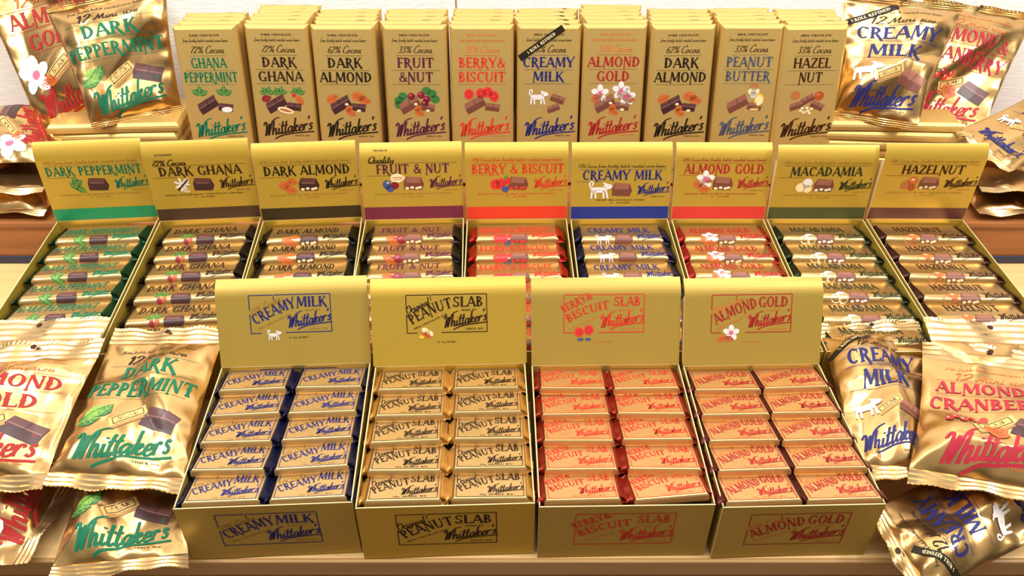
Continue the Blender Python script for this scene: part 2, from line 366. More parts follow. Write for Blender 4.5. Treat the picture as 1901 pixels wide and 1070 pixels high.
def berry(p, x, y, s):
    p.ell(x, y, s * .42, s * .46, 'print_berry', 0, 1, 10)
    for i in range(5): p.ell(x + s * (.2 * math.cos(i * 1.3)), y + s * .22 * math.sin(i * 1.3), s * .09, s * .09, 'print_berry_dark', 0, 2, 6)
def cow(p, x, y, s, k='print_white'):
    """a white calf seen from the side, tail curled up"""
    p.push(x, y, s, s)
    p.poly([(-.62, .02), (-.5, .2), (.3, .22), (.5, .3), (.52, -.02), (.3, -.2), (-.52, -.2)], k, 3)
    p.poly([(.28, .2), (.34, .44), (.5, .52), (.56, .44), (.8, .42), (.94, .24), (.8, .1), (.52, .04)], k, 3)
    p.poly([(.34, .42), (.22, .5), (.3, .56), (.46, .5)], k, 3)
    for a, b, c in ((-.58, -.42, -.62), (-.36, -.22, -.3), (.22, .38, .26), (.4, .54, .56)):
        p.poly([(a, 0), (b, 0), (c + .12, -.62), (c, -.62)], k, 3)
    p.spline([(-.58, .1), (-.7, .4), (-.62, .6), (-.46, .58), (-.46, .42), (-.56, .3)], .1, k, 3, False)
    p.poly([(.0, .1), (.1, .0), (-.06, -.06)], 'print_grey', 4); p.ell(.66, .32, .04, .04, 'print_grey', 0, 4, 6)
    p.pop()
def minibar(p, x, y, s, rot):
    p.push(x, y, s, s, rot); p.poly([(-.75, -.22), (.75, -.22), (.75, .22), (-.75, .22)], 'print_goldbar', 0)
    p.poly([(-.75, -.34), (.75, -.34), (.75, -.2), (-.75, -.2)], 'print_goldbar_dark', 0)
    for a in ((-.6, -.14, .6, -.14), (-.6, .16, .6, .16), (-.6, -.14, -.6, .16), (.6, -.14, .6, .16)): p.line(*a, .03, 'ink_brown', 1)
    text(p, 'SLAB', 0, -.06, .16, 'ink_brown', .8); p.pop()
def picture(p, art, x, y, s, onbar=False, nochunk=False):
    """the flavour's still life: fruit or nuts beside a piece of chocolate"""
    p.push(x, y, s)
    dark = 'choc' if art in ('mint', 'ghana', 'dalmond') else 'milk'
    dots = {'dalmond': 'cream', 'almond': 'cream', 'macadamia': 'white', 'hazel': 'cream', 'berry': 'berry', 'fruit': 'cream'}.get(art)
    if art == 'cow': cow(p, -.95, -.02, .55 if onbar else .72, 'print_grey' if onbar else 'print_white')
    if art == 'mint':
        for a, b, r in ((-.75, .1, .6), (-.95, -.05, 2.4), (-.7, -.25, -.6), (-.85, .2, 1.7)): leaf(p, a, b, .62, r, 'leaf')
    if art == 'ghana' and onbar:
        for r in (.3, 1.3, 2.2, 3.0): leaf(p, -.8 + .22 * math.cos(r), .2 + .2 * math.sin(r), .5, r)
        p.ell(-.85, -.15, .13, .2, 'print_cherry', .2, 2); p.ell(-.62, -.1, .12, .18, 'print_almond_dark', -.4, 2)
    elif art == 'fruit' and onbar:
        almond(p, -1.1, .05, .5, .4); almond(p, -.9, -.22, .55, -.3); p.ell(-.75, .12, .24, .24, 'print_cherry', 0, 1); p.ell(-.5, -.08, .27, .27, 'print_cherry', 0, 1); p.ell(-.55, 0, .1, .07, 'print_pink', .5, 2)
    elif art == 'ghana':
        for i in range(7): p.ell(-.85 + .22 * math.cos(i * .9), .02 + .22 * math.sin(i * .9), .2, .06, 'print_white', i * .9, 1, 8)
        almond(p, -.6, .2, .35, .9, 'white')
        p.line(-1.1, -.3, -.5, .3, .08, 'ink_brown', 2); almond(p, -.7, -.3, .35, -.5, 'cream')
    if art in ('dalmond', 'almond'): almond(p, -1.0, 0, .62, .4); almond(p, -.75, -.26, .62, -.3); almond(p, -.6, .18, .5, -.4)
    if art == 'almond': flower(p, -.7, .22, .8)
    if art == 'fruit' and not onbar:
        p.ell(-1.15, -.05, .22, .24, 'print_blue', 0, 1); p.ell(-1.0, -.25, .22, .2, 'print_blue', 0, 1); p.ell(-1.1, .05, .07, .06, 'print_grey', 0, 2, 6)
        almond(p, -.6, .28, .72, .05, 'cream'); p.ell(-.75, -.1, .2, .2, 'print_cherry', 0, 1)
    if art == 'berry': berry(p, -.95, -.05, .62); berry(p, -.65, -.02, .66); p.ell(-.45, -.3, .18, .18, 'print_blue', 0, 2, 8); leaf(p, -.4, .25, .4, 1.2); berry(p, -.3, .12, .4)
    if art == 'macadamia': p.ell(-.95, -.12, .26, .26, 'print_cream', 0, 1); p.ell(-.65, .12, .26, .26, 'print_white', 0, 1); p.ell(-.6, -.2, .22, .22, 'print_cream', 0, 1)
    if art == 'hazel': p.ell(-.95, -.12, .25, .25, 'print_nut', 0, 1); p.ell(-.62, .14, .27, .24, 'print_almond', 0, 1); p.ell(-.66, .2, .1, .06, 'print_cream', 0, 2, 8); p.ell(-.6, -.25, .2, .2, 'print_almond_dark', 0, 1)
    if art == 'peanut': p.ell(-.2, .25, .42, .26, 'print_cream', -.6, 0); p.ell(.15, .02, .36, .26, 'print_cream', -.6, 0); almond(p, -.35, -.05, .6, .8); almond(p, 0, -.2, .6, -.5); p.ell(-.6, -.3, .26, .18, 'print_yellow', 0, 2)
    if not nochunk: chunk(p, .15, 0, .72, dark, 0, dots)
    p.pop()

FL = {  # key: name, lines, ink, art, percent, band, ends, plain words
 'mint': dict(name='DARK PEPPERMINT', ink='green', art='mint', pc='50%', band='green', end='green', word='green-lettered peppermint'),
 'ghana': dict(name='DARK GHANA', ink='brown', art='ghana', pc='72%', band='brown', end='brown', word='brown-lettered dark ghana'),
 'dalmond': dict(name='DARK ALMOND', ink='black', art='dalmond', pc='62%', band='black', end='black', word='black-lettered dark almond'),
 'fruit': dict(name='FRUIT & NUT', ink='purple', art='fruit', pc='33%', band='purple', end='purple', word='purple-lettered fruit and nut'),
 'berry': dict(name='BERRY & BISCUIT', ink='red', art='berry', pc='33%', band='red', end='red', word='red-lettered berry and biscuit'),
 'creamy': dict(name='CREAMY MILK', ink='navy', art='cow', pc='33%', band='navy', end='navy', word='navy-lettered creamy milk'),
 'almond': dict(name='ALMOND GOLD', ink='crimson', art='almond', pc='33%', band='crimson', end='crimson', word='red-lettered almond'),
 'macadamia': dict(name='MACADAMIA', ink='olive', art='macadamia', pc='33%', band='olive', end='olive', word='olive-lettered macadamia'),
 'hazel': dict(name='HAZELNUT', ink='umber', art='hazel', pc='33%', band='umber', end='umber', word='brown-lettered hazelnut'),
}
def I(f): return 'ink_' + FL[f]['ink']

# ---- lay a print on a mapping  (x, y, lift) -> 3-D point
def lay(mb, pr, mapf, lift=.0003, step=.00012, maxlen=None, smooth=False):
    if maxlen is None:
        for pts, key, l in pr.P:
            mb.add([mapf(x, y, lift + l * step) for x, y in pts], [list(range(len(pts)))], key, smooth)
        return
    groups = {}
    for pts, key, l in pr.P: groups.setdefault((key, l), []).append(pts)
    for (key, l), polys in groups.items():
        bm = bmesh.new()
        for pts in polys:
            ar_ = sum(pts[i][0] * pts[(i + 1) % len(pts)][1] - pts[(i + 1) % len(pts)][0] * pts[i][1] for i in range(len(pts)))
            if ar_ < 0: pts = pts[::-1]
            bm.faces.new([bm.verts.new((x, y, 0)) for x, y in pts])
        for _ in range(6):
            es = [e for e in bm.edges if e.calc_length() > maxlen]
            if not es: break
            bmesh.ops.triangulate(bm, faces=[f for f in bm.faces if any(e.calc_length() > maxlen for e in f.edges)])
            es = [e for e in bm.edges if e.calc_length() > maxlen]
            bmesh.ops.subdivide_edges(bm, edges=es, cuts=1)
        bmesh.ops.triangulate(bm, faces=[f for f in bm.faces if len(f.verts) > 4])
        bm.verts.index_update()
        xy = np.array([(v.co.x, v.co.y) for v in bm.verts])
        P3 = mapf(xy[:, 0], xy[:, 1], lift + l * step)
        mb.add(P3.tolist(), [[v.index for v in f.verts] for f in bm.faces], key, True)
        bm.free()

# ================================================================== THE SETTING
mb = MB(); mb.box(-2.6, 2.6, WALL, WALL + .1, 0, 2.9, 'wall_plaster'); o = mb.obj('wall_back'); o['kind'] = 'structure'
mb = MB(); gx = un(847, 20, Y=WALL).x; mb.box(gx - .0015, gx + .0015, WALL - .001, WALL + .001, U, 2.9, 'groove'); o = mb.obj('trim_1'); o['kind'] = 'structure'
mb = MB(); mb.box(-2.6, 2.6, -2.5, WALL + .1, -.05, 0, 'wood_floor'); o = mb.obj('floor'); o['kind'] = 'structure'
SF = .6195                                                     # front edge of the shelf
shelf = thing('display_shelf', 'stepped pale wooden shop shelf carrying all the gold chocolate boxes, bars and bags', 'shelf', (0, 1.1, 0))
def shelf_part(name, *bx):
    mb = MB()
    x0, x1, y0, y1, z0, z1, k = bx; mb.box(x0, x1, y0 - 1.1, y1 - 1.1, z0, z1, k)
    o = mb.obj(name, shelf); bv = o.modifiers.new('b', 'BEVEL'); bv.width = .0025; bv.segments = 2; return o
shelf_part('lower_board', -1.9, 1.9, SF, 1.278, S - .028, S, 'wood_pale')
shelf_part('front_lip', -1.9, 1.9, SF - .006, SF, S - .031, S, 'wood_lip')
shelf_part('riser_board', -1.9, 1.9, 1.278, 1.30, S + .0005, U - .012, 'wood_riser')
o = shelf_part('navy_strip', -1.9, 1.9, 1.2735, 1.2779, S + .0005, S + .017, 'strip_navy')
shelf_part('upper_board', -1.9, 1.9, 1.272, WALL - .002, U - .0118, U, 'wood_riser')
shelf_part('cabinet_front', -1.9, 1.9, SF + .014, WALL - .002, .02, S - .0285, 'wood_cabinet')

# ================================================================== DISPLAY BOXES
CT = .0016   # card thickness
def card(w, h, pr=None, key='card_gold', flip=False, back=None, curl=0.0, flaps=0.0):
    """card panel in its own plane: x across, y up, face towards +z, print on the face"""
    mb = MB(); n = 10 if curl else 1; t = CT
    ys = [h * i / n for i in range(n + 1)] if not curl else [0, h * .45, h * .8] + [h * (.8 + .2 * (i + 1) / 8) for i in range(8)]
    zf = lambda y: -curl * max(0, (y - h * .8) / (h * .2)) ** 2
    for i in range(len(ys) - 1):
        y0, y1 = ys[i], ys[i + 1]; z0, z1 = zf(y0), zf(y1)
        mb.add([(-w / 2, y0, z0), (w / 2, y0, z0), (w / 2, y1, z1), (-w / 2, y1, z1)], [(0, 1, 2, 3)], key, bool(curl))
        mb.add([(-w / 2, y0, z0 - t), (w / 2, y0, z0 - t), (w / 2, y1, z1 - t), (-w / 2, y1, z1 - t)], [(3, 2, 1, 0)], back or key, bool(curl))
        for sx in (-1, 1):
            q = [(sx * w / 2, y0, z0), (sx * w / 2, y1, z1), (sx * w / 2, y1, z1 - t), (sx * w / 2, y0, z0 - t)]
            mb.add(q, [(0, 3, 2, 1) if sx > 0 else (0, 1, 2, 3)], 'card_edge')
    z1 = zf(h)
    mb.add([(-w / 2, h, z1), (w / 2, h, z1), (w / 2, h, z1 - t), (-w / 2, h, z1 - t)], [(0, 1, 2, 3)], 'card_edge')
    mb.add([(-w / 2, 0, 0), (w / 2, 0, 0), (w / 2, 0, -t), (-w / 2, 0, -t)], [(3, 2, 1, 0)], 'card_edge')
    if flaps:
        for sx in (-1, 1):
            x = sx * w / 2; q = [(x, 0, -t), (x, h * .82, -t), (x - sx * .001, h * .74, -t - flaps), (x - sx * .001, .006, -t - flaps * .5)]
            mb.add(q, [(0, 1, 2, 3)], 'card_edge')
    if pr: lay(mb, pr, lambda x, y, l: (x, y, l + zf(y)))
    return mb
def place(o, M): o.matrix_local = M; return o
def display_box(label, bx, by, rot, w, L, h, lid_h, lean, lid_pr, front_pr=None, back_pr=None, group=None, lid_w=None, key='card_gold'):
    """origin on the shelf at the middle of the box's back; the box runs towards -y"""
    r = thing('display_box', label, 'display box', (bx, by, S), (0, 0, rot), group)
    mb = MB(); mb.box(-w / 2, w / 2, -L, 0, .0004, CT, 'card_dull'); mb.obj('base', r)
    RX = Matrix.Rotation(PI / 2, 4, 'X')
    place(card(w, h, front_pr, key).obj('front_panel', r), Matrix.Translation((0, -L, 0.0004)) @ RX)
    place(card(w, h, back_pr, key).obj('back_panel', r), Matrix.Translation((0, 0, 0.0004)) @ RX)
    for sx in (-1, 1):
        M = Matrix.Translation((sx * w / 2, -L / 2 + .001, .0004)) @ Matrix.Rotation(sx * PI / 2, 4, 'Z') @ RX
        place(card(L - .004, h, None, key).obj('side_panel', r), M)
    lw = lid_w or w
    M = Matrix.Translation((0, .0005, h + .001)) @ Matrix.Rotation(PI / 2 - lean, 4, 'X')
    place(card(lw, lid_h, lid_pr, key, curl=.012, flaps=.022).obj('lid', r), M)
    return r

def frame_art(p, f, w, h, kind, lw=.0011):
    """the slab label: a fine frame, a climbing name, the signature; box w x h centred on the origin"""
    d = SLABS[f]; k = 'ink_' + d['ink']; x0, x1, y0, y1 = -w / 2, w / 2, -h / 2, h / 2
    lw = w * .011
    gap = kind == 'lid'
    if gap:
        p.line(x0, y0, x0 + w * .13, y0, lw, k); p.line(x0 + w * .43, y0, x1, y0, lw, k)
    else: p.line(x0, y0, x1, y0, lw, k)
    p.line(x0, y1, x0 + w * .29, y1, lw, k); p.line(x0 + w * .31, y1, x1, y1, lw, k); p.line(x0 + w * .3, y1, x0 + w * .31, y1 - h * .15, lw * .8, k)
    p.line(x0, y0, x0, y0 + h * .5, lw, k); p.line(x0, y0 + h * .62, x0, y1, lw, k); p.line(x1, y0, x1, y1, lw, k)
    a, b = d['lines']
    sm = 'ink_' + d['faint']
    if f == 'berry':
        text_bend(p, 'BERRY&', x0 + w * .0, y0 + h * .52, w * .4, h * .2, k, .52, .42)
        text_bend(p, a, x0 + w * .06, y0 + h * .27, w * .54, h * .22, k, .52, .12)
        text(p, b, x1 - w * .045, y1 - h * .30, h * .24, k, w * .33, align='r')
    else:
        text_bend(p, a, x0 + w * .07, y0 + h * .22, w * .55, h * .28, k, .56, .22)
        text(p, b, x1 - w * .045, y1 - h * .33, h * .27, k, w * .37, align='r')
        if f == 'peanut': text(p, 'Original', x0 + w * .15, y1 - h * .37, h * .19, sm, w * .31, 'c', rot=.42)
        else: text(p, '33% Cocoa', x0 + w * .2, y1 - h * .36, h * .17, sm, w * .42, 'c', rot=.44)
    if kind != 'slab':
        text(p, 'MADE BY', x0 + w * .78, y1 - h * .44, h * .05, sm, w * .19)
        text(p, 'SINCE 1896', x0 + w * .84, y0 + h * .06, h * .05, sm, w * .22)
        text(p, 'MILK CHOCOLATE BAR', x0 + w * .3, y0 + h * .28, h * .045, sm, w * .46, rot=.42)
    else:
        text(p, '50g MADE BY', x0 + w * .6, y0 + h * .06, h * .05, sm, w * .5)
    signature(p, x0 + w * .72, y0 + h * .32, w * .52, k, rad(10))
SLABS = {
 'creamy': dict(lines=('CREAMY', 'MILK'), ink='navy', faint='faint', end='navy', word='navy-lettered creamy milk'),
 'peanut': dict(lines=('PEANUT', 'SLAB'), ink='brown', faint='brown', end='gold', word='brown-lettered peanut'),
 'berry': dict(lines=('BISCUIT', 'SLAB'), ink='red', faint='faintred', end='rust', word='red-lettered berry and biscuit'),
 'almond': dict(lines=('ALMOND', 'GOLD'), ink='crimson', faint='faintred', end='maroon', word='red-lettered almond'),
}
# ---- one wrapped slab, top face in the plane z = 0, front edge at y = 0, running back to y = +L
def slab_meshes(f):
    L, w, th = .056, .094, .0122
    mb = MB(); b = .0022
    ring = lambda x, y0, y1, z: [(-x, y0, z), (x, y0, z), (x, y1, z), (-x, y1, z)]
    rs = [ring(w / 2 - .0028, b, L - b, 0), ring(w / 2 - .0018, b * .4, L - b * .4, -.0006), ring(w / 2, 0, L, -.0026), ring(w / 2 + .0004, -.0004, L, -th * .75), ring(w / 2 - .001, .0008, L - .001, -th)]
    vs = sum(rs, []); fs = [(0, 1, 2, 3), (19, 18, 17, 16)]
    for i in range(4):
        for j in range(4): fs.append((i * 4 + j, (i + 1) * 4 + j, (i + 1) * 4 + (j + 1) % 4, i * 4 + (j + 1) % 4))
    mb.add(vs, fs, 'slab_foil_warm' if f in ('berry', 'almond') else 'slab_foil')
    p = Print(); p.push(0, L / 2 - .0008); frame_art(p, f, .084, .0485, 'slab'); p.pop()
    lay(mb, p, lambda x, y, l: (x, y, l))
    return mb.data('wrapper'), [end_mesh(.0095, L * .92, th, 'end_' + SLABS[f]['end'], sx, sx * w / 2, L * .5, -th * .5, 7 * sx + len(f)) for sx in (-1, 1)]
def end_mesh(reach, L, th, key, sx, x, yc, zc, seed, flare=1.0):
    """crumpled folded foil end: a pleated fin standing off the end of a wrapped bar"""
    r = random.Random(seed); mb = MB(); ny, nx = 9, 5; vs = []
    pl = [r.uniform(-1, 1) for _ in range(ny + 1)]
    for side in (1, -1):
        for i in range(nx + 1):
            u = i / nx
            for j in range(ny + 1):
                v = j / ny
                hh = th * .46 * (1 - u) + .0011
                z = zc + side * hh + u * (.0016 * pl[j] - .002) * flare
                y = yc + (v - .5) * L * (1 - .12 * (1 - abs(2 * u - 1))) + .0012 * u * r.uniform(-1, 1)
                xx = x + sx * (u * reach * (1 + .12 * pl[j] * u) - .0006)
                vs.append((xx, y, z))
    n = (nx + 1) * (ny + 1); fs = []
    for k in range(2):
        for i in range(nx):
            for j in range(ny):
                a = k * n + i * (ny + 1) + j; q = (a, a + ny + 1, a + ny + 2, a + 1)
                fs.append(q if (sx > 0) == (k == 0) else q[::-1])
    for i in range(nx):
        for j in (0, ny):
            a = i * (ny + 1) + j; fs.append((a, a + ny + 1, n + a + ny + 1, n + a))
    for j in range(ny):
        for i in (0, nx):
            a = i * (ny + 1) + j; fs.append((a, a + 1, n + a + 1, n + a))
    mb.add(vs, fs, key, True)
    return mb.data('end_fold')

ORD = ['first', 'second', 'third', 'fourth', 'fifth', 'sixth', 'seventh', 'eighth', 'ninth', 'tenth']
FB = [  # flavour, front-left x, front-right x, back-left x, back-right x
 ('creamy', -.418, -.195, -.428, -.209, .006), ('peanut', -.191, .027, -.206, .024, 0), ('berry', .031, .253, .028, .2475, 0), ('almond', .257, .463, .2515, .455, -.004)]
rnd = random.Random(5)
HB = RIM - S
for bi, (f, fl, fr, bl, br, dy) in enumerate(FB):
    yb, yf = .874, .6218
    xm, xf = (bl + br) / 2, (fl + fr) / 2
    rot = math.atan2(xf - xm, yb - yf); w = ((br - bl) + (fr - fl)) / 2 - .003
    L = yb - yf
    lp = Print(); lp.push(-.003, .0775); frame_art(lp, f, .117, .0565, 'lid'); lp.pop()
    ax, ay = -.033, .048
    if f == 'creamy': cow(lp, ax + .004, ay - .002, .0125)
    elif f == 'peanut': picture(lp, 'peanut', ax + .002, ay, .016, nochunk=True)
    elif f == 'berry':
        berry(lp, ax - .006, ay + .002, .016); berry(lp, ax + .008, ay + .005, .017)
        for q in (-.006, -.002, .005, .009): lp.ell(ax + q, ay - .009, .0023, .0023, 'print_blue', 0, 2, 8)
    else: almond(lp, ax - .012, ay - .007, .014, .5); almond(lp, ax - .002, ay - .008, .014, -.2); flower(lp, ax + .001, ay + .001, .021)
    if f != 'creamy': text(lp, '50x50g BARS', -.004, .034, .0021, 'ink_' + SLABS[f]['faint'], .028)
    else: text(lp, '50x50g BARS', .006, .0405, .0021, 'ink_brown', .028)
    fp = Print(); fp.push(0, HB * .56); frame_art(fp, f, .125, .062, 'front'); fp.pop()
    bp_ = None
    if f == 'creamy': bp_ = Print(); bp_.push(.002, HB - .034); frame_art(bp_, f, .112, .055, 'front'); bp_.pop()
    word = SLABS[f]['word']
    box = display_box(f'open gold card box of {word} slabs in the front row', xm, yb, rot, w, L, HB, .1285, rad(27), lp, fp, bp_,
                      'open boxes of slabs in the front row', lid_w=(.219, .226, .218, .203)[bi], key='card_dull' if f != 'peanut' else 'card_gold')
    R = Matrix.Translation((xm, yb, 0)) @ Matrix.Rotation(rot, 4, 'Z')
    wm, ends = slab_meshes(f)
    proto = None
    for row in range(5):
        for cidx in range(2):
            side = ('left', 'right')[cidx]
            lab = f'{word} slab, {["rearmost", "second", "middle", "fourth", "frontmost"][row]} row from the back, {side} column of its box'
            if proto is None:
                proto = thing('wrapped_slab_bar', lab, 'chocolate slab', group='wrapped slabs in the front boxes')
                link(bpy.data.objects.new('wrapper', wm), proto)
                for e in ends: link(bpy.data.objects.new('end_fold', e), proto)
                o = proto
            else:
                o = copy_tree(proto); o['label'] = lab
            yl = -(yb - .8205) - row * .0483 + rnd.uniform(-.0012, .0012)
            xl = (-.0535, .0535)[cidx] * w / .219 + rnd.uniform(-.0018, .0018)
            rz = rad(rnd.uniform(-1.6, 1.6)); tilt = rad(-14)
            if f == 'berry' and row == 4 and cidx == 1: rz = rad(5); xl += .002; yl += .003
            o.matrix_world = R @ Matrix.Translation((xl, yl, RIM + .006 + rnd.uniform(-.0006, .0006))) @ Matrix.Rotation(rz, 4, 'Z') @ Matrix.Rotation(tilt, 4, 'X')

# ================================================================== MIDDLE ROW
def lid_print(f, w, h):
    d = FL[f]; p = Print(); k = I(f); sm = k if f in ('berry', 'almond') else 'ink_faint'
    if f in ('creamy', 'ghana'): sm = 'ink_brown'
    p.rect(-w / 2 + .0004, .0012, w / 2 - .0004, .0245, 'band_' + d['band'])
    yo = {'creamy': -.012, 'mint': .003, 'ghana': .003, 'hazel': .008}.get(f, 0)
    y = .0875 + yo
    long = d['name'] in ('DARK PEPPERMINT', 'BERRY & BISCUIT')
    nw = w * {'mint': .90, 'berry': .90, 'hazel': .62, 'macadamia': .72, 'creamy': .80, 'ghana': .78, 'fruit': .72}.get(f, .84)
    text(p, d['name'], .002, y, .0175, k, nw)
    if f == 'fruit': text(p, 'Quality', -w * .30, y + .0205, .012, 'ink_brown', .046, 'c'); text(p, 'PREMIUM', -w * .3, y + .041, .003, 'ink_brown', .025)
    elif f == 'ghana': text(p, '72% Cocoa', -w * .27, y + .0205, .011, 'ink_brown', .058, 'c'); text(p, 'BITTERSWEET', -w * .3, y + .039, .003, 'ink_brown', .03)
    else: text(p, d['pc'] + ' Cocoa from freshly batch roasted cocoa beans', 0, y + .023, .0066, sm, w * .88, 'c', wt=.1)
    p.line(-w * .42, y + .0195, w * .45, y + .0195, .0005, k); p.line(-w * .45, y - .0035, -w * .2, y - .0035, .0005, k)
    picture(p, d['art'], -.005, y - .0185, .036)
    signature(p, w * .325, y - .0185, w * .31, k, rad(8))
    text(p, {'mint': 'PEPPERMINT CREAM IN DARK CHOCOLATE', 'ghana': 'GHANA BITTERSWEET CHOCOLATE CHUNKS', 'creamy': 'CREAMY MILK CHOCOLATE CHUNKS'}.get(f, 'ROASTED NUTS IN MILK CHOCOLATE CHUNKS'), 0, y - .0395, .0024, sm, w * .76 if f != 'creamy' else w * .5)
    text(p, '50 x 50g BARS', 0, y - .0445, .0022, sm, w * .2)
    text(p, 'SINCE 1896', w * .38, y - .033, .002, sm, w * .14)
    return p
# bar: x along, profile runs from the back edge over the top to the front face
BL, BW, BH, BR_ = .148, .064, .0150, .0105
def bar_profile(s):
    """arc length s from the back edge -> (y, z); top face is z = 0, front face y = 0"""
    a = BW - BR_; q = PI / 2 * BR_
    if s < a: return (BW - s, 0.0, 0, 1)
    if s < a + q: t = (s - a) / BR_; return (BR_ - BR_ * math.sin(t), -BR_ + BR_ * math.cos(t), -math.sin(t), math.cos(t))
    return (0.0, -BR_ - (s - a - q), -1, 0)
STOT = BW - BR_ + PI / 2 * BR_ + BH - BR_
def bar_point(x, s, l):
    y, z, ny, nz = bar_profile(s); return (x, y + ny * l, z + nz * l)
def bar_meshes(f):
    mb = MB(); d = FL[f]
    ss = [0, BW * .5, BW - BR_ - .001] + [BW - BR_ + PI / 2 * BR_ * i / 6 for i in range(7)] + [STOT - .002, STOT]
    xs = [-BL / 2, -BL / 2 + .0035, -BL / 2 + .008] + [BL * (i / 12 - .5) * .85 for i in range(1, 12)] + [BL / 2 - .008, BL / 2 - .0035, BL / 2]
    r = random.Random(len(f) * 3 + 1); vs = []
    for x in xs:
        e = max(0, 1 - (BL / 2 - abs(x)) / .009)
        for s in ss:
            y, z, ny, nz = bar_profile(s); q = -.0022 * e * e
            vs.append((x, y + ny * q, z + nz * q))
    n = len(ss); fs = []
    for i in range(len(xs) - 1):
        for j in range(n - 1): a = i * n + j; fs.append((a, a + 1, a + n + 1, a + n))
    mb.add(vs, fs, 'bar_foil', True)
    m = len(xs)
    mb.add([(-BL / 2, BW, 0), (BL / 2, BW, 0), (BL / 2, BW, -BH), (-BL / 2, BW, -BH), (-BL / 2, 0.002, -BH), (BL / 2, 0.002, -BH)], [(0, 1, 2, 3), (3, 2, 5, 4)], 'bar_foil')
    for sx, i in ((-1, 0), (1, m - 1)):
        ring = [vs[i * n + j] for j in range(n)] + [(sx * BL / 2, .004, -BH), (sx * BL / 2, BW, -BH)]
        mb.add(ring, [list(range(len(ring)))], 'bar_foil')
    p = Print(); k = I(f)
    nw = {'mint': .122, 'berry': .126, 'macadamia': .096, 'hazel': .086, 'fruit': .108}.get(f, .112)
    # print y = 0 at the start of the rounded front edge, y up = towards the back
    text(p, d['name'], -.004, .0165, .0215, k, nw)
    picture(p, d['art'], -.004, -.0068, .0325, True); signature(p, .050, -.001, .048, k, rad(6))
    def mp(x, y, l):
        return np.array([bar_point(float(a), min(max(BW - BR_ - float(b_), 0), STOT - .0005), l) for a, b_ in zip(x, y)])
    lay(mb, p, mp, .0003, .0001, .0045)
    ends = [end_mesh(.0132, BW * .86, BH, 'end_' + d['end'], sx, sx * BL / 2, BW * .48, -BH * .45, 3 * sx + len(d['name']), 2.0) for sx in (-1, 1)]
    return mb.data('wrapper'), ends
MID = [  # flavour, back-left x, back-right x, rot deg, lid lean, lid height
 ('mint', -.846, -.659, 5.0, 4, .152), ('ghana', -.655, -.468, 4.8, 4, .152), ('dalmond', -.464, -.279, 4.2, 9, .145), ('fruit', -.274, -.089, 2.2, 14, .142),
 ('berry', -.085, .103, 1.0, 14, .142), ('creamy', .108, .291, .6, 14, .142), ('almond', .296, .470, 0, 13, .142), ('macadamia', .474, .655, -.2, 5, .142), ('hazel', .660, .841, -.6, 0, .150)]
for bi, (f, bl, br, rd, lean, lh) in enumerate(MID):
    w = br - bl - .002; xm = (bl + br) / 2; yb = 1.2695; L = .366; rot = rad(rd)
    word = FL[f]['word']
    display_box(f'open gold card box with {word} lid in the middle row', xm, yb, rot, w, L, HB, lh, rad(lean), lid_print(f, w, lh), None, None,
                'open boxes of bars in the middle row', lid_w=w + .001)
    R = Matrix.Translation((xm, yb, 0)) @ Matrix.Rotation(rot, 4, 'Z')
    wm, ends = bar_meshes(f); proto = None
    for row in range(6):
        lab = f'{word} bar, {["rearmost", "second from the back", "third from the back", "fourth from the back", "fifth from the back", "frontmost"][row]} in its box'
        if proto is None:
            proto = thing('chocolate_bar', lab, 'chocolate bar', group='gold wrapped bars in the middle boxes')
            link(bpy.data.objects.new('wrapper', wm), proto)
            for e in ends: link(bpy.data.objects.new('end_fold', e), proto)
            o = proto
        else: o = copy_tree(proto); o['label'] = lab
        yl = -.0665 - row * .0570 + rnd.uniform(-.002, .002); xl = rnd.uniform(-.0022, .0022); rz = rad(rnd.uniform(-1.2, 1.2))
        zz = RIM + .004 + rnd.uniform(-.001, .001)
        o.matrix_world = R @ Matrix.Translation((xl, yl, zz)) @ Matrix.Rotation(rz, 4, 'Z') @ Matrix.Rotation(rad(-12.5), 4, 'X')

# ================================================================== TABLETS
TW, THH, TT = .1195, .306, .0185
def tablet_mesh(pr=None, tagkey=None, band=False, hh=None):
    """standing tablet: x across, z up from 0, front face y = 0, back y = TT"""
    mb = MB(); w, h = TW / 2, hh or THH
    ring = lambda ix, iz0, iz1, y: [(-w + ix, y, iz0), (w - ix, y, iz0), (w - ix, y, h - iz1), (-w + ix, y, h - iz1)]
    rs = [ring(.0075, .006, .0075, 0), ring(.0055, .0045, .0055, .0006), ring(.0016, .0012, .0016, .0055), ring(0, 0, 0, .0095), ring(0, 0, 0, TT - .002), ring(.003, .003, .003, TT)]
    vs = sum(rs, []); n = len(rs); fs = [(0, 1, 2, 3), tuple(range(4 * n - 1, 4 * n - 5, -1))]
    for i in range(n - 1):
        for j in range(4): fs.append((i * 4 + j, (i + 1) * 4 + j, (i + 1) * 4 + (j + 1) % 4, i * 4 + (j + 1) % 4))
    mb.add(vs, fs, 'tablet_foil')
    # folded end flaps on the top
    for y0, y1 in ((.0108, .0124), (.0150, .0158)):
        mb.add([(-w + .004, y0, h + .0003), (w - .004, y0, h + .0003), (w - .009, y1, h + .0003), (-w + .009, y1, h + .0003)], [(0, 1, 2, 3)], 'bar_foil')
    if tagkey: mb.add([(w * .3, .0108, h + .0006), (w * .58, .0108, h + .0006), (w * .58, .0165, h + .0006), (w * .3, .0165, h + .0006)], [(0, 1, 2, 3)], tagkey)
    if band: mb.add([(w * .5, .007, h + .0006), (w * .66, .007, h + .0006), (w * .56, TT - .003, h + .0006), (w * .4, TT - .003, h + .0006)], [(0, 1, 2, 3)], 'ink_black')
    if pr: lay(mb, pr, lambda x, y, l: (x, -l, y))
    return mb.data('wrapper')
